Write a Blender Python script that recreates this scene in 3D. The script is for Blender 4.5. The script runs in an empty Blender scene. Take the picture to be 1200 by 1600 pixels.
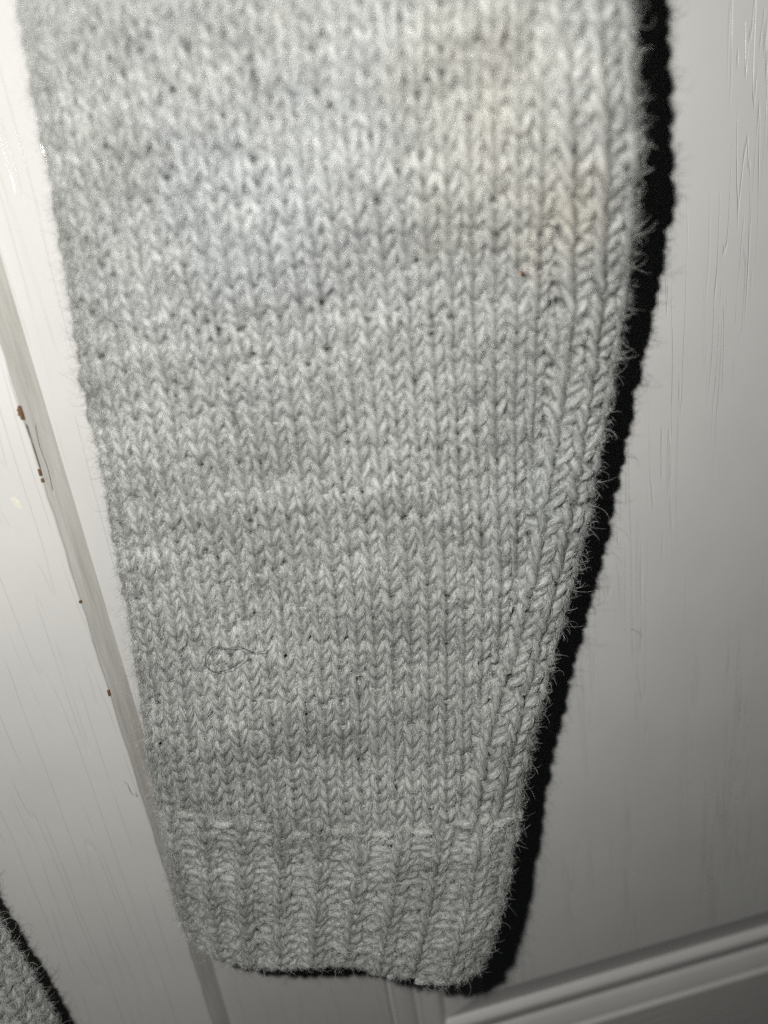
import bpy, math
import numpy as np
rng = np.random.default_rng(7)
SC = bpy.context.scene
COL = SC.collection

# ------------------------------------------------------------------ camera, world, light, exposure
from mathutils import Matrix, Vector
R = [[0.97276241, -0.19219301, 0.12959604],      # rows: world X, Y, Z in camera axes (right, down, forward)
     [-0.19123417, -0.34940766, 0.91724794],
     [-0.13100679, -0.91704751, -0.37664451]]
CAM_D = 0.19262
cam = bpy.data.cameras.new("camera"); cam_o = bpy.data.objects.new("camera", cam); COL.objects.link(cam_o)
M = Matrix(((R[0][0], -R[0][1], -R[0][2], 0), (R[1][0], -R[1][1], -R[1][2], -CAM_D), (R[2][0], -R[2][1], -R[2][2], 0), (0, 0, 0, 1)))
cam_o.matrix_world = M
cam.sensor_fit = 'VERTICAL'; cam.sensor_height = 36.0; cam.sensor_width = 27.0
cam.lens = 36.0 * 1150.0 / 1600.0
cam.clip_start = 0.005; cam.clip_end = 50
cam.dof.use_dof = True; cam.dof.focus_distance = 0.200; cam.dof.aperture_fstop = 6.2
SC.camera = cam_o

world = bpy.data.worlds.new("World"); SC.world = world; world.use_nodes = True
wb = world.node_tree.nodes["Background"]; wb.inputs[0].default_value = (0.9, 0.95, 1.0, 1); wb.inputs[1].default_value = 0.006

fl = bpy.data.lights.new("flash", 'POINT'); fl_o = bpy.data.objects.new("flash", fl); COL.objects.link(fl_o)
FLASH = Vector((-0.034, -0.198, 0.044))
fl_o.location = FLASH
fl.energy = 2.95; fl.shadow_soft_size = 0.0022; fl.color = (1.0, 0.985, 0.95)

SC.view_settings.view_transform = 'Standard'; SC.view_settings.look = 'None'
SC.view_settings.exposure = 0.0; SC.view_settings.gamma = 1.0
SC.cycles.use_denoising = False; SC.cycles.max_bounces = 6; SC.cycles.diffuse_bounces = 3
SC.cycles_curves.shape = 'RIBBONS'; SC.cycles_curves.subdivisions = 2
SC.render.hair_type = 'STRIP'

# ------------------------------------------------------------------ node helpers
def new_mat(name):
    m = bpy.data.materials.new(name); m.use_nodes = True
    nt = m.node_tree; return m, nt, nt.nodes["Principled BSDF"]
def N(nt, t, **kw):
    n = nt.nodes.new(t)
    for k, v in kw.items(): setattr(n, k, v)
    return n
def L(nt, a, b): nt.links.new(a, b)
def ramp(nt, fac, stops):
    r = N(nt, 'ShaderNodeValToRGB'); e = r.color_ramp.elements
    while len(e) < len(stops): e.new(0.5)
    for el, (p, c) in zip(e, stops):
        el.position = p; el.color = (c if len(c) == 4 else (*c, 1)) if hasattr(c, '__len__') else (c, c, c, 1)
    L(nt, fac, r.inputs[0]); return r
def noise(nt, vec, scale, detail=3, rough=.55, sc=(1, 1, 1), rot=(0, 0, 0)):
    mp = N(nt, 'ShaderNodeMapping'); mp.inputs['Scale'].default_value = sc; mp.inputs['Rotation'].default_value = rot
    L(nt, vec, mp.inputs[0])
    n = N(nt, 'ShaderNodeTexNoise'); n.inputs['Scale'].default_value = scale; n.inputs['Detail'].default_value = detail
    n.inputs['Roughness'].default_value = rough; L(nt, mp.outputs[0], n.inputs['Vector']); return n
def math_n(nt, op, a, b=None, clamp=False):
    n = N(nt, 'ShaderNodeMath', operation=op); n.use_clamp = clamp
    for i, v in enumerate((a, b)):
        if v is None: continue
        if isinstance(v, (int, float)): n.inputs[i].default_value = v
        else: L(nt, v, n.inputs[i])
    return n.outputs[0]
def mix_c(nt, fac, a, b, mode='MIX'):
    n = N(nt, 'ShaderNodeMix', data_type='RGBA', blend_type=mode)
    for s, v in ((n.inputs['Factor'], fac), (n.inputs['A'], a), (n.inputs['B'], b)):
        if isinstance(v, (int, float)): s.default_value = v
        elif isinstance(v, tuple): s.default_value = (*v, 1)
        else: L(nt, v, s)
    return n.outputs['Result']

# ------------------------------------------------------------------ painted wood-grain material (embossed grain along one axis)
def painted(name, base, axis='Z', grain=1.0, eps=.10, zq=.045, fine_k=.10, lines=150.0, kk=15.0, rough=.32, cluster=1.0, orange_k=.18, spec=.35, tint=None, slope=0.0):
    m, nt, b = new_mat(name)
    pos = N(nt, 'ShaderNodeNewGeometry').outputs['Position']
    # warp the coordinate a little so that the grain lines wander
    w = noise(nt, pos, 16, 2, .5, (1, 1, .25) if axis == 'Z' else (.25, 1, 1))
    wv = N(nt, 'ShaderNodeVectorMath', operation='MULTIPLY_ADD')
    L(nt, w.outputs['Color'], wv.inputs[0]); wv.inputs[1].default_value = (.003, 0, .003); L(nt, pos, wv.inputs[2])
    rot = (0, slope, 0)
    ax = lambda q: (1, .05, q) if axis == 'Z' else (q, .05, 1)
    def contour(scale, q, k, eps):          # thin winding lines: level lines of a stretched noise
        n = noise(nt, wv.outputs[0], scale, 3, .45, ax(q), rot)
        fr = math_n(nt, 'FRACT', math_n(nt, 'MULTIPLY', n.outputs['Fac'], k))
        d = math_n(nt, 'ABSOLUTE', math_n(nt, 'SUBTRACT', fr, .5))
        return ramp(nt, d, [(0.0, 1.0), (eps, 0.0)]).outputs[0]
    l1 = contour(lines, zq, kk, eps)
    br = noise(nt, wv.outputs[0], lines * 2.6, 2, .6, ax(.09), rot)              # the lines break off and start again
    l1 = math_n(nt, 'MULTIPLY', l1, ramp(nt, br.outputs['Fac'], [(.40, 0.0), (.50, 1.0)]).outputs[0])
    cl = noise(nt, wv.outputs[0], 62, 2, .5, ax(.11), rot)                       # where clusters of grain lie
    clm = ramp(nt, cl.outputs['Fac'], [(.50, 0.0), (.58, 1.0)])
    depth = math_n(nt, 'MULTIPLY', l1, clm.outputs[0] if cluster > 0 else 1.0)
    fine = noise(nt, pos, 1500, 2, .6)
    orange = noise(nt, pos, 260, 2, .5)
    hgt = math_n(nt, 'ADD', math_n(nt, 'MULTIPLY', depth, -1.0),
                 math_n(nt, 'ADD', math_n(nt, 'MULTIPLY', fine.outputs['Fac'], fine_k), math_n(nt, 'MULTIPLY', orange.outputs['Fac'], orange_k)))
    bp = N(nt, 'ShaderNodeBump'); bp.inputs['Strength'].default_value = min(1.0, .55 * grain); bp.inputs['Distance'].default_value = .00022 * grain
    L(nt, hgt, bp.inputs['Height']); L(nt, bp.outputs[0], b.inputs['Normal'])
    dirt = noise(nt, pos, 22, 4, .6)
    dr = ramp(nt, dirt.outputs['Fac'], [(.3, .93), (.7, 1.0)])
    c = mix_c(nt, 1.0, base, dr.outputs[0], 'MULTIPLY')
    c = mix_c(nt, math_n(nt, 'MULTIPLY', depth, .02 * grain), c, tint or (base[0] * .55, base[1] * .54, base[2] * .5))
    L(nt, c, b.inputs['Base Color']); b.inputs['Roughness'].default_value = rough
    b.inputs['Specular IOR Level'].default_value = spec
    return m
M_DOOR = painted("white_door_paint", (.60, .60, .585), 'Z', 1.1, zq=.03)
M_RAIL = painted("white_rail_paint", (.57, .565, .545), 'X', 1.0, lines=110, kk=9.0, cluster=0)
M_FRAME = painted("white_frame_paint", (.555, .55, .53), 'Z', .95, eps=.085, lines=85, kk=12.0, cluster=0, slope=math.radians(-3))
M_MOULD = painted("white_moulding_paint", (.60, .595, .58), 'X', .15, cluster=0)
M_STILE = painted("white_stile_paint", (.515, .51, .495), 'Z', 1.0, eps=.08, fine_k=.015, lines=110, kk=9.0, rough=.12, cluster=0, orange_k=.04)

def edge_mat():
    m, nt, b = new_mat("grey_edge_paint")
    pos = N(nt, 'ShaderNodeNewGeometry').outputs['Position']
    a = noise(nt, pos, 420, 4, .7, (1, 1, .07), (math.radians(4), 0, 0))
    a2 = noise(nt, pos, 90, 3, .6, (1, 1, .12), (math.radians(-6), 0, 0))
    f = math_n(nt, 'ADD', math_n(nt, 'MULTIPLY', a.outputs['Fac'], .6), math_n(nt, 'MULTIPLY', a2.outputs['Fac'], .4))
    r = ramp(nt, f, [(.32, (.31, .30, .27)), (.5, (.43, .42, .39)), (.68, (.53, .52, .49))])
    L(nt, r.outputs[0], b.inputs['Base Color']); b.inputs['Roughness'].default_value = .55
    bp = N(nt, 'ShaderNodeBump'); bp.inputs['Strength'].default_value = .5; bp.inputs['Distance'].default_value = .0003
    L(nt, a.outputs['Fac'], bp.inputs['Height']); L(nt, bp.outputs[0], b.inputs['Normal'])
    return m
M_EDGE = edge_mat()

def plain(name, c, rough=.6, var=.3, scale=900):
    m, nt, b = new_mat(name)
    pos = N(nt, 'ShaderNodeNewGeometry').outputs['Position']
    n = noise(nt, pos, scale, 3)
    r = ramp(nt, n.outputs['Fac'], [(.3, tuple(x * (1 - var) for x in c)), (.7, tuple(min(1, x * (1 + var)) for x in c))])
    L(nt, r.outputs[0], b.inputs['Base Color']); b.inputs['Roughness'].default_value = rough
    return m
M_CHIP = plain("bare_brown_wood", (.13, .062, .025), .8)
M_FILLER = plain("cream_filler", (.60, .575, .50), .6, .06)
M_HAIR = plain("dark_hair", (.012, .011, .012), .35)
M_SPECK = plain("rust_brown_speck", (.16, .06, .02), .8)
M_LINT = plain("grey_lint", (.30, .29, .27), .9)
M_CRACK = plain("dark_crack", (.10, .085, .065), .9)

# ------------------------------------------------------------------ wool materials
def wool_color(nt, pos, stains=True):
    row = noise(nt, pos, 60, 4, .62, (.45, .45, 1.25))          # blotches that run along the knitted rows
    fin = noise(nt, pos, 330, 3, .65, (.7, .7, 1))
    f = math_n(nt, 'ADD', math_n(nt, 'MULTIPLY', row.outputs['Fac'], .72), math_n(nt, 'MULTIPLY', fin.outputs['Fac'], .28))
    c = ramp(nt, f, [(.36, (.29, .294, .283)), (.50, (.385, .391, .377)), (.64, (.485, .492, .477))]).outputs[0]
    if stains:
        def spot(center, rad, nscale):
            v = N(nt, 'ShaderNodeVectorMath', operation='SUBTRACT'); L(nt, pos, v.inputs[0]); v.inputs[1].default_value = center
            v2 = N(nt, 'ShaderNodeVectorMath', operation='MULTIPLY'); L(nt, v.outputs[0], v2.inputs[0]); v2.inputs[1].default_value = rad
            l = N(nt, 'ShaderNodeVectorMath', operation='LENGTH'); L(nt, v2.outputs[0], l.inputs[0])
            nn = noise(nt, pos, nscale, 3)
            d = math_n(nt, 'ADD', l.outputs['Value'], math_n(nt, 'MULTIPLY', math_n(nt, 'SUBTRACT', nn.outputs['Fac'], .5), 1.6))
            return ramp(nt, d, [(.15, 1.0), (1.0, 0.0)]).outputs[0]
        c = mix_c(nt, math_n(nt, 'MULTIPLY', spot((.050, -.030, .010), (48, 5, 34), 70), .27), c, (.49, .46, .36))
        c = mix_c(nt, math_n(nt, 'MULTIPLY', spot((.065, -.030, -.006), (85, 5, 60), 90), .26), c, (.45, .39, .27))
        c = mix_c(nt, math_n(nt, 'MULTIPLY', spot((.008, -.030, .004), (24, 5, 26), 60), .30), c, (.40, .435, .47))
        c = mix_c(nt, math_n(nt, 'MULTIPLY', spot((.062, -.03, -.075), (50, 5, 25), 80), .25), c, (.34, .38, .38))
        c = mix_c(nt, math_n(nt, 'MULTIPLY', spot((.028, -.03, -.23), (60, 5, 60), 80), .25), c, (.42, .38, .29))
    return c
def wool_mats(kind='grey', gain=1.0):
    m, nt, b = new_mat(kind + "_wool_yarn")
    pos = N(nt, 'ShaderNodeNewGeometry').outputs['Position']
    L(nt, mix_c(nt, 1.0, wool_color(nt, pos), (gain, gain, gain), 'MULTIPLY'), b.inputs['Base Color']); b.inputs['Roughness'].default_value = .95
    b.inputs['Specular IOR Level'].default_value = .1
    bp = N(nt, 'ShaderNodeBump'); bp.inputs['Strength'].default_value = .9; bp.inputs['Distance'].default_value = .0004
    L(nt, noise(nt, pos, 2600, 3, .7).outputs['Fac'], bp.inputs['Height']); L(nt, bp.outputs[0], b.inputs['Normal'])
    h, nt, b = new_mat(kind + "_wool_fibre")
    nt.nodes.remove(b)
    pos = N(nt, 'ShaderNodeNewGeometry').outputs['Position']
    c = mix_c(nt, 1.0, wool_color(nt, pos), (gain, gain, gain), 'MULTIPLY')
    rnd = N(nt, 'ShaderNodeHairInfo').outputs['Random']
    rr = ramp(nt, rnd, [(0, .55), (.25, .85), (.8, 1.15), (1, 1.6)])
    c = mix_c(nt, 1.0, c, rr.outputs[0], 'MULTIPLY')
    d = N(nt, 'ShaderNodeBsdfDiffuse'); L(nt, c, d.inputs['Color'])
    t = N(nt, 'ShaderNodeBsdfTranslucent'); L(nt, c, t.inputs['Color'])
    g = N(nt, 'ShaderNodeBsdfGlossy'); g.inputs['Roughness'].default_value = .28; g.inputs['Color'].default_value = (.9, .9, .9, 1)
    mx = N(nt, 'ShaderNodeMixShader'); mx.inputs[0].default_value = .15; L(nt, d.outputs[0], mx.inputs[1]); L(nt, t.outputs[0], mx.inputs[2])
    mg = N(nt, 'ShaderNodeMixShader'); mg.inputs[0].default_value = .09; L(nt, mx.outputs[0], mg.inputs[1]); L(nt, g.outputs[0], mg.inputs[2])
    L(nt, mg.outputs[0], nt.nodes['Material Output'].inputs['Surface'])
    return m, h
M_YARN, M_FIBRE = wool_mats()
M_SHEEN, M_SHEEN_FIBRE = wool_mats('sheen_lit', 1.28)  # same wool made lighter: glint of the shiny fibres put into the colour
M_INNER = plain("dark_gap_shade", (.12, .12, .115), 1.0, .2)  # dark colour stands in for the shade in gaps between stitches

# ------------------------------------------------------------------ object helpers
def empty(name, loc, label, cat, group=None):
    o = bpy.data.objects.new(name, None); COL.objects.link(o); o.location = loc; o.empty_display_size = .01
    o['label'] = label; o['category'] = cat
    if group: o['group'] = group
    return o
def world_loc(o):
    v = Vector((0, 0, 0))
    while o is not None: v += o.location; o = o.parent
    return np.array(v)
def mesh_obj(name, V, F, mat, parent=None, smooth=True, kind=None, label=None):
    V = np.asarray(V, float)
    if parent is not None: V = V - world_loc(parent)
    me = bpy.data.meshes.new(name)
    if isinstance(F, np.ndarray):
        k = F.shape[1]
        me.vertices.add(len(V)); me.vertices.foreach_set('co', V.astype(np.float32).ravel())
        me.loops.add(F.size); me.loops.foreach_set('vertex_index', F.astype(np.int32).ravel())
        me.polygons.add(len(F)); me.polygons.foreach_set('loop_start', np.arange(0, F.size, k, dtype=np.int32))
        me.polygons.foreach_set('loop_total', np.full(len(F), k, np.int32))
        me.update(calc_edges=True); me.validate()
    else:
        me.from_pydata(V.tolist(), [], F); me.update()
    me.materials.append(mat)
    me.polygons.foreach_set('use_smooth', np.full(len(me.polygons), smooth))
    o = bpy.data.objects.new(name, me); COL.objects.link(o)
    if parent is not None: o.parent = parent
    if kind: o['kind'] = kind
    if label: o['label'] = label
    return o
def tubes(C, U, Vv, rad, sides=7):
    """C (n,m,3) centre lines with frames U,V and radius (n,m) -> verts, quads"""
    n, m, _ = C.shape
    a = np.arange(sides) * 2 * np.pi / sides
    P = C[:, :, None, :] + rad[:, :, None, None] * (np.cos(a)[None, None, :, None] * U[:, :, None, :] + np.sin(a)[None, None, :, None] * Vv[:, :, None, :])
    idx = np.arange(n * m * sides).reshape(n, m, sides)
    q = np.stack([idx[:, :-1, :], idx[:, 1:, :], np.roll(idx, -1, 2)[:, 1:, :], np.roll(idx, -1, 2)[:, :-1, :]], -1).reshape(-1, 4)
    return P.reshape(-1, 3), q
def frames(C, ref):
    T = np.gradient(C, axis=1); T /= np.linalg.norm(T, axis=-1, keepdims=True) + 1e-12
    U = np.cross(T, ref); U /= np.linalg.norm(U, axis=-1, keepdims=True) + 1e-9
    return T, U, np.cross(T, U)
def wire(name, pts, rad, mat, parent=None, sides=6, sub=8, kind=None):
    """smooth thin tube through the points"""
    p = np.asarray(pts, float); n = len(p)
    t = np.linspace(0, n - 1, (n - 1) * sub + 1); i = np.clip(t.astype(int), 0, n - 2); u = (t - i)[:, None]
    g = lambda k: p[np.clip(k, 0, n - 1)]
    c = .5 * ((2 * g(i)) + (-g(i - 1) + g(i + 1)) * u + (2 * g(i - 1) - 5 * g(i) + 4 * g(i + 1) - g(i + 2)) * u ** 2 + (-g(i - 1) + 3 * g(i) - 3 * g(i + 1) + g(i + 2)) * u ** 3)
    C = c[None]; T, U, V = frames(C, np.array([.31, -.9, .29]))
    r = np.full(C.shape[:2], rad); r[:, 0] *= .3; r[:, -1] *= .3
    P, q = tubes(C, U, V, r, sides)
    return mesh_obj(name, P, q, mat, parent, kind=kind)
def fibres(name, pts, rad, parent, mat=None):
    """pts (n,k,3) -> one hair-curves object"""
    n, k, _ = pts.shape
    hc = bpy.data.hair_curves.new(name); hc.add_curves([k] * n)
    hc.points.foreach_set('position', (pts - world_loc(parent)).astype(np.float32).ravel())
    a = hc.attributes.get('radius') or hc.attributes.new('radius', 'FLOAT', 'POINT')
    a.data.foreach_set('value', rad.astype(np.float32).ravel())
    hc.materials.append(mat or M_FIBRE)
    o = bpy.data.objects.new(name, hc); COL.objects.link(o); o.parent = parent; o['kind'] = 'stuff'
    return o

# ------------------------------------------------------------------ the door: panel, mitred moulding, stile, bottom rail
door = empty('panel_door', (0, 0, -.40), 'white panelled door with embossed wood grain behind the large grey sleeve', 'door')
PX, PZ = .0394, -.2892            # lower left corner of the raised panel
XF = -.0568                       # side face of the projecting frame
def slab(x0, x1, z0, z1, y0, y1):
    v = [(x, y, z) for x in (x0, x1) for y in (y0, y1) for z in (z0, z1)]
    f = [(0, 1, 3, 2), (4, 6, 7, 5), (0, 4, 5, 1), (2, 3, 7, 6), (0, 2, 6, 4), (1, 5, 7, 3)]
    return v, f
v, f = slab(PX, .60, PZ, .40, 0.0, .012); mesh_obj('panel', v, f, M_DOOR, door, smooth=False)
PROF = [(0.0, .0006), (.0004, .0008), (.0080, .0028), (.0155, .0048), (.0168, .0030), (.0178, .0022), (.0188, .0019), (.0197, .0020), (.0222, .0025),
        (.0243, .0031), (.0256, .0050), (.0266, .0052), (.0276, .0036), (.0290, .0026), (.0316, .0017), (.0338, .0010), (.0348, .0008), (.0354, .0032), (.0366, .0034), (.0374, .0003), (.0380, .0)]
def mould(vertical):
    V = []; F = []
    for i in range(len(PROF) - 1):           # each fillet has its own edge points where the profile breaks sharply
        (d0, y0), (d1, y1) = PROF[i], PROF[i + 1]
        def pts(d, y): return [(PX - d, y, PZ - d), (PX - d, y, .40)] if vertical else [(PX - d, y, PZ - d), (.60, y, PZ - d)]
        share = False
        if i:
            dp, yp = PROF[i - 1]; t0 = math.atan2(y0 - yp, d0 - dp); t1 = math.atan2(y1 - y0, d1 - d0); share = abs(t1 - t0) < math.radians(24)
        if not share: V += pts(d0, y0)
        V += pts(d1, y1); k = len(V)
        F.append((k - 4, k - 2, k - 1, k - 3) if not vertical else (k - 4, k - 3, k - 1, k - 2))
    return V, F
v, f = mould(False); mesh_obj('moulding', v, f, M_MOULD, door)
v, f = mould(True); mesh_obj('moulding', v, f, M_MOULD, door)
v, f = slab(XF - .01, PX - .038, -.40, .40, 0.0, .03); mesh_obj('stile', v, f, M_STILE, door, smooth=False)
v, f = slab(PX - .0378, .60, -.40, PZ - .038, 0.0, .03); mesh_obj('bottom_rail', v, f, M_RAIL, door, smooth=False)

# ------------------------------------------------------------------ the frame standing proud on the left
frame = empty('door_frame', (-.1, 0, -.40), 'white wood-grain frame board with chipped edge standing proud at left', 'door frame')
FY = -.006
def lean(V): return [(x + .0125 * (z + .02), y, z) for x, y, z in V]     # the board stands very slightly out of plumb
def frame_board():
    prof = [(-.40, FY), (XF - .0007, FY), (XF - .0003, FY + .00012), (XF - .0001, FY + .0004), (XF, FY + .0008)]
    zs = np.linspace(-.40, .40, 161); V = []; F = []
    for z in zs:
        wob = .00012 * math.sin(z * 260) + .00010 * math.sin(z * 611 + 1)
        for i, (x, y) in enumerate(prof):
            V.append((x + (wob if i else 0), y, z))
    n = len(prof)
    for j in range(len(zs) - 1):
        for i in range(n - 1):
            a = j * n + i; F.append((a, a + 1, a + n + 1, a + n))
    return V, F
v, f = frame_board(); mesh_obj('front_board', lean(v), f, M_FRAME, frame)
v = []; f = []
zs = np.linspace(-.40, .40, 161)
for z in zs:
    wob = .00012 * math.sin(z * 260) + .00010 * math.sin(z * 611 + 1)
    v += [(XF + wob, FY + .0008, z), (XF + wob * .3 + .0019, FY + .003, z), (XF + .0044, .0004, z)]
for j in range(len(zs) - 1):
    for i in range(2):
        a = j * 3 + i; f.append((a, a + 1, a + 4, a + 3))
mesh_obj('side_edge', lean(v), f, M_EDGE, frame)
def flake(name, z, hh, ww, mat, xoff=0.0, seed=0):
    """small ragged chip lying over the corner of the board"""
    r = np.random.default_rng(seed); k = 9; V = []
    zz = np.linspace(-1, 1, k); V = []; F = []
    for i, t in enumerate(zz):
        w_ = ww * (max(0.0, 1 - t * t) ** .6) * r.uniform(.55, 1.1) + 1e-5
        V += [(XF - .0001 - w_ + xoff, FY - .00006, z + t * hh), (XF - .00045 + xoff, FY - .00022, z + t * hh), (XF + .0001 + xoff, FY + .00015, z + t * hh), (XF + .00012 + xoff, FY + .0003 + w_ * .5, z + t * hh)]
    for i in range(k - 1):
        for q in range(3):
            a = i * 4 + q; F.append((a, a + 1, a + 5, a + 4))
    return mesh_obj(name, lean(V), F, mat, frame)
for zc, hh_, ww_, sd in ((-.0332, .0017, .0010, 1), (-.0484, .0009, .0004, 2), (-.0505, .0005, .0004, 3), (-.0850, .0004, .0003, 5), (-.1143, .0010, .0005, 4)):
    flake('paint_chip', zc, hh_, ww_, M_CHIP, 0, sd)
wire('edge_crack', lean([(XF + .0001, FY + .0002, -.036), (XF + .00008, FY + .0004, -.042), (XF + .0001, FY + .0003, -.0475)]), .00011, M_CRACK, frame)
def crack(pts): return lean([(XF + .0001 + d * .64, FY + d, z) for d, z in pts])
wire('edge_crack', crack([(.0022, -.037), (.0016, -.042), (.0019, -.048), (.0014, -.054)]), .00004, M_CRACK, frame)
# cream dab of filler on the board
def dab(cx, cz, outline, mat, y):
    V = [(cx, y - .0001, cz)] + [(cx + a, y - .00003, cz + b) for a, b in outline]; k = len(outline)
    return V, [(0, 1 + i, 1 + (i + 1) % k) for i in range(k)]
v, f = dab(-.0650, -.0549, [(-.0010, .0014), (.0002, .0016), (.0008, .0003), (.0012, -.0021), (.0005, -.0017), (-.0003, -.0012), (-.0009, .0002)], M_FILLER, FY)
mesh_obj('filler_dab', v, [tuple(reversed(t)) for t in f], M_FILLER, frame)

# ------------------------------------------------------------------ knitted fabric
WALE, ROWH, YR = .0046, .00345, .00092
class Sheet:
    """flattened knitted tube; query by arc length s from its left edge, row r from its top and height z above it"""
    def __init__(self, PL, PR, hf, hb, dent=.0008, e=2.5, seed=1, crease=None):
        PL, PR = np.array(PL), np.array(PR)
        PL, PR = [np.concatenate([[Q[0] + (Q[0] - Q[1]) * k for k in (3, 2, 1)], Q]) for Q in (PL, PR)]
        def resample(P, n=321):
            u = np.linspace(0, len(P) - 1, n); i = np.clip(u.astype(int), 0, len(P) - 2); t = (u - i)[:, None]
            return P[i] * (1 - t) + P[i + 1] * t
        A, B = resample(PL), resample(PR)
        ker = np.hanning(41); ker /= ker.sum()
        sm = lambda Q: np.stack([np.convolve(np.pad(Q[:, c], 20, mode='reflect', reflect_type='odd'), ker, 'valid') for c in range(3)], 1)
        A, B = sm(A), sm(B)
        mid = A * .6 + B * .4
        cum = np.concatenate([[0], np.cumsum(np.linalg.norm(np.diff(mid, axis=0), axis=1))])
        self.rows = cum[-1] / ROWH
        self.rs = np.arange(0, self.rows + .26, .25)
        A = np.stack([np.interp(self.rs * ROWH, cum, A[:, c]) for c in range(3)], 1)
        B = np.stack([np.interp(self.rs * ROWH, cum, B[:, c]) for c in range(3)], 1)
        M_ = (A + B) / 2; H = (B - A) / 2; half = np.linalg.norm(H, axis=1, keepdims=True); hx = H / half
        T = np.gradient(M_, axis=0); T /= np.linalg.norm(T, axis=1, keepdims=True)
        n = np.cross(hx, T); n /= np.linalg.norm(n, axis=1, keepdims=True)
        n *= np.where(n[:, 1:2] > 0, -1, 1)
        th = np.linspace(np.pi * 1.35, -np.pi * .35, 601)
        c, s = np.cos(th), np.sin(th)
        px = np.sign(c) * np.abs(c) ** (2 / e); pz = np.sign(s) * np.abs(s) ** (2 / e)
        hh = np.where(pz > 0, hf, hb)
        pts = M_[:, None] + px[None, :, None] * H[:, None] + (pz * hh)[None, :, None] * n[:, None]
        i0 = int(np.argmin(np.abs(th - np.pi))); i1 = int(np.argmin(np.abs(th)))
        seg = np.linalg.norm(np.diff(pts, axis=1), axis=2)
        arc = np.concatenate([np.zeros((len(pts), 1)), np.cumsum(seg, 1)], 1); arc = arc - arc[:, i0:i0 + 1]
        self.Lr = arc[:, i1]
        self.ds = .0004; self.s0 = -.014; self.ss = np.arange(self.s0, self.Lr.max() + .014, self.ds)
        G = np.zeros((len(pts), len(self.ss), 3))
        for j in range(len(pts)):
            for k in range(3): G[j, :, k] = np.interp(self.ss, arc[j], pts[j, :, k])
        X = G[:, :, 0]; Z = G[:, :, 2]
        d = (np.sin(X * 95 + Z * 40 + seed) * .45 + np.sin(Z * 120 - X * 60 + 2.1 * seed) * .35 + np.sin(X * 210 + 1.3 + Z * 33) * .2) * dent
        Gs = np.gradient(G, axis=1); Gr = np.gradient(G, axis=0)
        Nn = np.cross(Gr, Gs); Nn /= np.linalg.norm(Nn, axis=2, keepdims=True) + 1e-12
        mi = Nn[len(pts) // 2, len(self.ss) // 2]
        if mi[1] > 0: Nn = -Nn
        if crease is not None:          # the shaping line beside the seam sinks in, the strip outside it swells
            off = self.ss[None, :] - (self.Lr[:, None] - crease)
            d = d - .0010 * np.exp(-(off / .0016) ** 2) + .0007 * np.exp(-((off - .009) / .006) ** 2)
        G = G + Nn * d[:, :, None]
        self.G, self.N = G, Nn
        # closed inner tube
        self.inner = M_[:, None] + (px[None, :, None] * (H * (1 - .0022 / half))[:, None]) + (pz * (hh - .0022))[None, :, None] * n[:, None]
        thb = np.linspace(0, 2 * np.pi, 97)[:-1]; c, s = np.cos(thb), np.sin(thb)
        px = np.sign(c) * np.abs(c) ** (2 / e); pz = np.sign(s) * np.abs(s) ** (2 / e); hh = np.where(pz > 0, hf, hb)
        self.inner = M_[:, None] + px[None, :, None] * (H * (1 - .0020 / half))[:, None] + (pz * (hh - .0020))[None, :, None] * n[:, None]
    def at(self, s, r, z):
        a = np.clip((s - self.s0) / self.ds, 0, len(self.ss) - 1.001); b = np.clip(r / .25, 0, len(self.rs) - 1.001)
        i, j = a.astype(int), b.astype(int); u, v = (a - i)[..., None], (b - j)[..., None]
        bl = lambda Q: (Q[j, i] * (1 - u) + Q[j, i + 1] * u) * (1 - v) + (Q[j + 1, i] * (1 - u) + Q[j + 1, i + 1] * u) * v
        n = bl(self.N)
        # rows beyond the hem run on along the wale
        return bl(self.G) + n * z[..., None], n
    def L(self, r): return np.interp(r, self.rs, self.Lr)

TT = np.linspace(-.04, 1.04, 25)
def loops(sheet, sc, wv, r0, purl, jit, amp=1.0, wid=None, tilt=0.0):
    """sc (n) stitch centres in arc length (functions of the row handled by the caller), r0 (n) rows; returns centre lines and normals"""
    n = len(r0); t = TT[None, :]
    w = (WALE if wid is None else wid[:, None])
    x = (t - .5) + .235 * np.sin(4 * np.pi * t)
    H = .84
    y = -H * np.cos(2 * np.pi * (t - .5)) * 1.0
    z = -np.cos(4 * np.pi * t)
    z = np.where(z > 0, z, z * .9)
    ja = jit(n)
    lean = ja[:, 0:1] * .14; hx = 1 + ja[:, 1:2] * .14
    rr = r0[:, None] + y * hx + ja[:, 2:3] * .16 + x * (tilt + ja[:, 5:6] * .16)
    zz = .00074 * z * np.where(purl[:, None], -1.0, 1.0) * amp + ja[:, 3:4] * .00024
    # each point of the loop slides with the wale, so that leaning wales shear their stitches
    s = sc(rr) + w * (x * (1 + ja[:, 4:5] * .11) + lean * y * .35)
    return sheet.at(s, rr, zz)

def jitter(n): return np.clip(rng.normal(size=(n, 6)), -2.2, 2.2)

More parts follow.
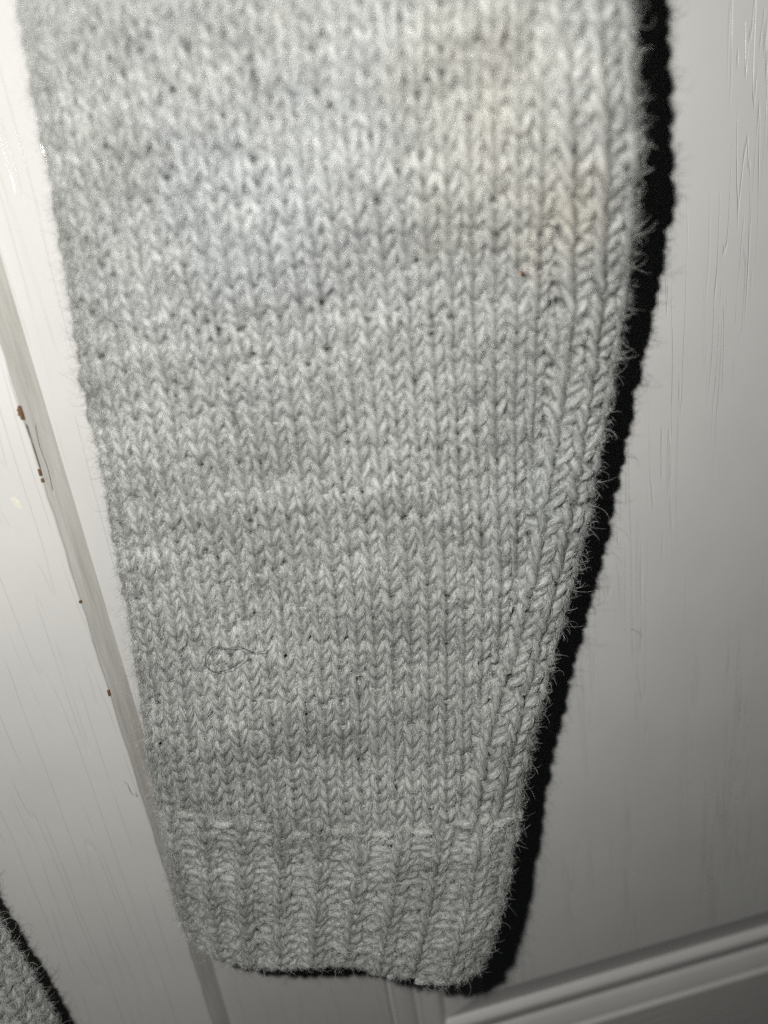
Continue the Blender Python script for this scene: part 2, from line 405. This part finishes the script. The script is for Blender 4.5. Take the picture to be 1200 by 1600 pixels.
def fluff(C, Nrm, rad, per, fly, length=1.0, thick=1.0, halo=3):
    """fibres that run along each yarn line with a slow twist, some lifting off"""
    n, m, _ = C.shape
    T, U, V = frames(C, Nrm)
    k = 6
    def take(Q, st, t):
        a = np.clip(t * (m - 1), 0, m - 1.001); i = a.astype(int); u = (a - i)[..., None]
        return Q[st, i] * (1 - u) + Q[st, i + 1] * u
    out = []; rout = []
    tot = n * per
    st = np.repeat(np.arange(n), per)[:, None]
    t0 = rng.uniform(.0, .92, (tot, 1)); dt = rng.uniform(.10, .30, (tot, 1)) * length * np.where(rng.random((tot, 1)) < .5, 1, -1)
    q = np.linspace(0, 1, k)[None]
    t = np.clip(t0 + dt * q, 0, 1)
    ph = rng.uniform(0, 2 * np.pi, (tot, 1)) + q * rng.normal(.9, .7, (tot, 1))
    lift = np.abs(rng.normal(0, .30, (tot, 1)))
    rho = rng.uniform(.72, 1.03, (tot, 1)) + lift * q ** 2 + .16 * np.sin(q * rng.uniform(3, 9, (tot, 1)) + rng.uniform(0, 6, (tot, 1)))
    rr = take(rad[..., None], st, t)[..., 0] * rho
    P = take(C, st, t) + rr[..., None] * (np.cos(ph)[..., None] * take(U, st, t) + np.sin(ph)[..., None] * take(V, st, t))
    out.append(P); rout.append(np.broadcast_to(np.array([.55, 1, 1, .95, .8, .35])[None] * rng.uniform(.000024, .000055, (tot, 1)) * thick, (tot, k)))
    # short felted halo: fibres lying in all directions just above the yarn
    tot = n * (per // halo)
    st = np.repeat(np.arange(n), per // halo)[:, None]; tb = np.broadcast_to(rng.uniform(.08, .92, (tot, 1)), (tot, k))
    c0 = take(C, st, tb); n0 = take(Nrm, st, tb); T0 = take(T, st, tb); U0 = np.cross(n0, T0)
    aa = rng.normal(0, .75, (tot, 1)) + np.pi * (rng.random((tot, 1)) < .5) + rng.normal(0, 1.1, (tot, 1)) * q
    side = np.cumsum(np.stack([np.cos(aa), np.sin(aa)], -1), 1) / k
    ln = rng.uniform(.0010, .0030, (tot, 1)); off = rng.normal(0, .00055, (tot, 1))
    up = rng.uniform(.0, .95, (tot, 1)) * YR + rng.normal(0, .00045, (tot, 1)) * q
    P = c0 + U0 * off[..., None] + n0 * up[..., None] + (T0 * side[..., :1] + U0 * side[..., 1:]) * ln[..., None]
    out.append(P); rout.append(np.broadcast_to(np.array([.5, 1, 1, .9, .7, .3])[None] * rng.uniform(.000022, .00005, (tot, 1)) * thick, (tot, k)))
    wgt = np.where(np.abs(Nrm[:, :, 1].mean(1)) < .75, 9.0, 1.0); wgt /= wgt.sum()
    for tot, la, lb, ra, rb_ in ((int(n * fly), .0005, .0018, .000016, .00003), (int(n * fly * .14), .0018, .0048, .00002, .000036)):
        st = rng.choice(n, tot, p=wgt)[:, None]; tb = np.broadcast_to(rng.uniform(.05, .95, (tot, 1)), (tot, k))
        c0 = take(C, st, tb); n0 = take(Nrm, st, tb); T0 = take(T, st, tb); U0 = np.cross(n0, T0)
        ang = rng.uniform(0, 2 * np.pi, (tot, 1)); curl = rng.normal(0, 2.0, (tot, 1)); ln = la + (lb - la) * rng.random((tot, 1)) ** 1.7
        aa = ang + curl * q + rng.normal(0, .8, (tot, 1)) * q ** 2
        side = np.cumsum(np.stack([np.cos(aa), np.sin(aa)], -1), 1) / k
        up = .0007 + ln * .8 * (1 - np.exp(-2.2 * q)) * np.abs(rng.normal(.55, .4, (tot, 1)))
        P = c0 + n0 * up[..., None] + (T0 * side[..., :1] + U0 * side[..., 1:]) * ln[..., None] * 1.1
        out.append(P); rout.append(np.broadcast_to(np.array([1, 1, .9, .8, .6, .3])[None] * rng.uniform(ra, rb_, (tot, 1)), (tot, k)))
    return np.concatenate(out), np.concatenate(rout)

def inner_tube(sheet, name, parent, r_end):  # added dark tube behind the yarn, keeps light from leaking through
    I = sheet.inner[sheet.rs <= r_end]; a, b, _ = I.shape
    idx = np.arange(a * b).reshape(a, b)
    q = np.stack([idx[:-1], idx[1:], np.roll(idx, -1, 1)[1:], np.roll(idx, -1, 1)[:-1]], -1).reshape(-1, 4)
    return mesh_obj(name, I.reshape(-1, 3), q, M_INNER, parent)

PL = [[-0.02871, -0.0105, 0.0565], [-0.02998, -0.0105, 0.04718], [-0.03114, -0.0105, 0.03627], [-0.03237, -0.0105, 0.02474], [-0.0338, -0.0105, 0.01257], [-0.03531, -0.0105, -0.00032], [-0.03692, -0.0105, -0.01399], [-0.03835, -0.0105, -0.02858], [-0.03987, -0.0105, -0.04411], [-0.04104, -0.0105, -0.06079], [-0.04261, -0.0105, -0.07858], [-0.04493, -0.0105, -0.09752], [-0.04775, -0.0105, -0.11776], [-0.05078, -0.0105, -0.13955], [-0.05261, -0.0105, -0.16099], [-0.05355, -0.0105, -0.1763], [-0.05412, -0.0105, -0.18976], [-0.05471, -0.0105, -0.20383], [-0.05497, -0.0105, -0.21413]]
PR = [[0.07626, -0.046, 0.03793], [0.0774, -0.046, 0.0292], [0.07873, -0.0455, 0.01903], [0.08005, -0.0444, 0.00824], [0.08146, -0.0404, -0.00328], [0.08258, -0.0345, -0.01617], [0.08299, -0.031, -0.03048], [0.08168, -0.0283, -0.04586], [0.0784, -0.0281, -0.06164], [0.075, -0.0277, -0.07855], [0.07097, -0.0273, -0.09656], [0.06412, -0.0281, -0.1147], [0.05607, -0.0302, -0.13313], [0.05108, -0.0328, -0.15414], [0.04509, -0.0365, -0.17341], [0.04054, -0.0388, -0.18667], [0.03526, -0.04, -0.19814], [0.03003, -0.0393, -0.21248], [0.02428, -0.0384, -0.22206]]
sleeve = empty('sweater_sleeve', (.02, -.02, -.23), 'large fuzzy light grey knitted sleeve with ribbed cuff hanging over the white door', 'sleeve')
body = bpy.data.objects.new('sleeve_body', None); COL.objects.link(body); body.parent = sleeve; body.empty_display_size = .01
cuff = bpy.data.objects.new('cuff', None); COL.objects.link(cuff); cuff.parent = sleeve; cuff.empty_display_size = .01
S = Sheet(PL, PR, .0115, .0075, crease=.0218)
RT = S.rows
HEM = RT - 3.5
CUFF0 = RT - 18.2                      # the row where the ribbing starts
BW = WALE * 1.47
BAND = 4.2                             # wales that follow the right seam edge
def drift(r): return WALE * 2.2 * (r / RT)
allC = []; allN = []; allR = []
def knit_column(name, parent, sc, r0, purl, wid=None, amp=1.0, rscale=1.0, tilt=0.0, rise=0.0):
    C, Nn = loops(S, sc, None, r0, purl, jitter, amp, wid, tilt)
    C = C + Nn * rise
    rad = YR * rscale * (1 + .10 * rng.normal(size=(len(r0), 1))) * (1 + .08 * np.sin(TT * 2 * np.pi * 2 + rng.uniform(0, 6, (len(r0), 1))))
    T, U, V = frames(C, Nn)
    P, q = tubes(C, U, V, rad * .80, 7)
    o = mesh_obj(name, P, q, M_YARN, parent)
    allC.append(C); allN.append(Nn); allR.append(rad)
    return o
rows = np.arange(.5, CUFF0 - .2, 1.0)
# wales of the main body: counted from the left edge, cut off where they meet the seam band
for k in range(-5, 34):
    sc = lambda r, k=k: WALE * (k + .5) + drift(r) - WALE * 2.2
    keep = (sc(rows) < S.L(rows) - BAND * WALE) & (sc(rows) > -.0115)
    if keep.sum() < 2: continue
    r0 = rows[keep]
    knit_column('knit_column', body, sc, r0, np.zeros(len(r0), bool))
# wales of the seam band: counted back from the right edge
for k in range(-2, 3):
    sc = lambda r, k=k: S.L(r) - BW * (k + .35)
    rb = np.arange(.5, CUFF0 + 3, 1.04) + 1.05 * (2.0 - k); rb = rb[rb < CUFF0 - .2]
    knit_column('knit_column', body, sc, rb, np.zeros(len(rb), bool), np.full(len(rb), BW * 1.10), 1.1, 1.18, 1.08)
C = np.concatenate(allC); Nn = np.concatenate(allN); Rr = np.concatenate(allR)
P, rad = fluff(C, Nn, Rr, 190, 40)
fibres('fuzz', P, rad, body)
# ribbed cuff: knit and purl wales by turns
allC, allN, allR = [], [], []
crow = np.arange(CUFF0 + .2, HEM + 2.4, 1.0)
def hem_wave(f): return np.interp(f, [0, .2, .35, .5, .62, .75, .9, 1], [.0, .4, .1, -.8, -1.0, -.3, .8, 2.2])
Lc = float(S.L(CUFF0)); nw = 20
for k in range(-2, nw + 2):
    purl = (k % 2 == 0)
    def sc(r, k=k): return S.L(r) * ((k + .5) / nw)
    wid = S.L(crow) / nw
    kr = crow < HEM - .7 + float(hem_wave((k + .5) / nw)); cr = crow[kr]
    knit_column('rib', cuff, sc, cr, np.full(len(cr), purl), wid[kr], .85 if purl else .95, 1.0, 0.0, 0.0 if purl else .0005)
C = np.concatenate(allC); Nn = np.concatenate(allN); Rr = np.concatenate(allR)
P, rad = fluff(C, Nn, Rr, 190, 55, halo=2)
fibres('fuzz', P, rad, cuff)
# ridge of purl heads where the ribbing begins, its sheen painted as lighter wool
cs = []
for k in range(1, nw - 1, 2):
    t = np.linspace(-.50, .50, 25)
    c, n_ = S.at((k + 1.5 + t) * float(S.L(CUFF0)) / nw, CUFF0 - .25 - .28 * np.cos(t * 2.4) + rng.normal(0, .22), np.full(25, .0009) - .0040 * np.abs(t) ** 2 + .0014)
    cs.append((c, n_))
Cr = np.stack([a for a, _ in cs]); Nr = np.stack([b for _, b in cs]); T, U, V = frames(Cr, Nr); rr_ = YR * 1.2 * (1 - .75 * np.abs(np.linspace(-1, 1, 25)) ** 3)[None].repeat(len(Cr), 0)
P, q = tubes(Cr, U, V, rr_ * .8, 7); mesh_obj('seam_ridge', P, q, M_SHEEN, cuff)
P, rad = fluff(Cr, Nr, rr_, 200, 40); fibres('seam_fuzz', P, rad, cuff, M_SHEEN_FIBRE)
# cast-on edge of the cuff
sv = np.linspace(-.012, float(S.L(HEM)) + .012, 240)
Ce, Ne = S.at(sv, HEM - .2 + hem_wave(sv / float(S.L(HEM))) + .12 * np.sin(sv * 1900), np.full_like(sv, -.0003))
Ce, Ne = Ce[None], Ne[None]; T, U, V = frames(Ce, Ne); re = YR * 1.15 * (1 + .18 * np.sin(sv * 2400))[None]
P, q = tubes(Ce, U, V, re, 8); mesh_obj('hem', P, q, M_YARN, cuff)
P, rad = fluff(Ce, Ne, re, 6500, 2600, .06); fibres('hem_fuzz', P, rad, cuff)
inner_tube(S, 'gap_backing', sleeve, HEM - 1.4)

# ------------------------------------------------------------------ second knitted edge in the lower left corner
PR2 = np.array([[-0.10403, -0.026, -0.12051], [-0.10164, -0.026, -0.14086], [-0.09977, -0.026, -0.16327], [-0.09767, -0.026, -0.18353], [-0.09599, -0.026, -0.20749], [-0.09577, -0.026, -0.23737]])
PL2 = PR2 + np.array([-.075, -.012, 0])
knit2 = empty('knitted_edge', (-.12, -.03, -.24), 'edge of a second light grey knit in the lower left corner on the frame', 'knitwear')
S_main = S
S = Sheet(PL2, PR2, .007, .0045, seed=3)
allC, allN, allR = [], [], []
r2 = np.arange(.5, S.rows - .3, 1.0)
for k in range(-2, 13):
    knit_column('knit_column', knit2, (lambda r, k=k: S.L(r) - WALE * (k + .5)), r2, np.zeros(len(r2), bool))
C = np.concatenate(allC); Nn = np.concatenate(allN); Rr = np.concatenate(allR)
P, rad = fluff(C, Nn, Rr, 190, 40)
fibres('fuzz', P, rad, knit2)
inner_tube(S, 'gap_backing', knit2, S.rows)
S = S_main

# ------------------------------------------------------------------ loose things caught on the wool and the paint
def thing(o, label, cat, group=None):
    o['label'] = label; o['category'] = cat
    if group: o['group'] = group
    return o
def recentre(o):
    """put the origin of a one-mesh thing at its own middle"""
    co = np.empty(len(o.data.vertices) * 3, np.float32); o.data.vertices.foreach_get('co', co); co = co.reshape(-1, 3)
    c = co.mean(0); o.data.vertices.foreach_set('co', (co - c).ravel()); o.location = c; o.data.update(); return o
def on_wool(sr, z):
    sr = np.array(sr); p, _ = S.at(sr[:, 0], sr[:, 1] * .00372 / ROWH, np.full(len(sr), z)); return p
loop = [(.0412, 46.75), (.0404, 47.1), (.0396, 47.4), (.0384, 47.55), (.0368, 47.6), (.0356, 47.5), (.0348, 47.35), (.0338, 47.2), (.0328, 47.2), (.0312, 47.3), (.0296, 47.35), (.0284, 47.35), (.0272, 47.4), (.0258, 47.8), (.0249, 48.25), (.0248, 48.7), (.0254, 49.05), (.0269, 49.25), (.0288, 49.25), (.0311, 49.0), (.0330, 48.6), (.0342, 48.25), (.0348, 47.9), (.0349, 47.6)]
hp = on_wool(loop, .0042) + np.array([[0, -.0003 * math.sin(i * .9), 0] for i in range(len(loop))])
thing(recentre(wire('hair', hp, .00009, M_HAIR)), 'thin dark hair curled into a loop on the lower left part of the grey sleeve', 'hair')
thing(recentre(wire('fibre', on_wool([(.0378, 30.6), (.0381, 31.4), (.0385, 32.0), (.0393, 32.9)], .0018), .00007, M_HAIR)), 'short dark fibre caught between stitches in the middle of the grey sleeve', 'fibre')
thing(recentre(wire('fibre', on_wool([(.0914, 27.4), (.0924, 27.75), (.0936, 28.05), (.0949, 28.4)], .0018), .00007, M_HAIR)), 'short dark fibre beside the slanted seam stitches on the right of the sleeve', 'fibre')
def blob(name, c, rad, mat, seed, flat=1.0, parent=None):
    r = np.random.default_rng(seed); V = []; F = []; nu, nv = 10, 7
    for j in range(nv):
        for i in range(nu):
            a, b = 2 * np.pi * i / nu, np.pi * (j + .5) / nv
            k = rad * r.uniform(.65, 1.15)
            V.append((c[0] + k * math.cos(a) * math.sin(b), c[1] + k * flat * math.cos(b), c[2] + k * math.sin(a) * math.sin(b)))
    for j in range(nv - 1):
        for i in range(nu): F.append((j * nu + i, j * nu + (i + 1) % nu, (j + 1) * nu + (i + 1) % nu, (j + 1) * nu + i))
    F.append(tuple(range(nu))); F.append(tuple((nv - 1) * nu + i for i in reversed(range(nu))))
    return mesh_obj(name, V, F, mat, parent)
sp = on_wool([(.1012, 22.5)], .0024)[0]
thing(recentre(blob('speck', sp, .0006, M_SPECK, 11)), 'tiny rust brown speck caught in the stitches at the upper right of the sleeve', 'speck')
thing(recentre(wire('fibre', [(.1024, -.0004, -.1365), (.1038, -.0002, -.1372), (.1052, -.0003, -.1386), (.1066, -.0002, -.1405)], .00009, M_LINT)), 'small grey fibre stuck on the bare white door panel right of the sleeve', 'fibre')
thing(recentre(wire('lint', [(-.0618, -.0064, -.1448), (-.0612, -.0062, -.1463), (-.0610, -.0066, -.1483), (-.0606, -.0062, -.1504), (-.0597, -.0063, -.1513), (-.0598, -.0064, -.1497)], .00008, M_LINT)), 'curled wisp of grey lint on the white frame left of the cuff', 'lint')
for c, r_, m_, sd in (((.1036, -.0001, -.2471), .0004, M_MOULD, 3), ((.0996, .0002, -.2862), .0008, M_MOULD, 4), ((.0975, .0002, -.2870), .0005, M_MOULD, 5), ((-.0448, .0, -.0446), .00022, M_LINT, 6)):
    blob('paint_nub', c, r_, m_, sd, .5, door)
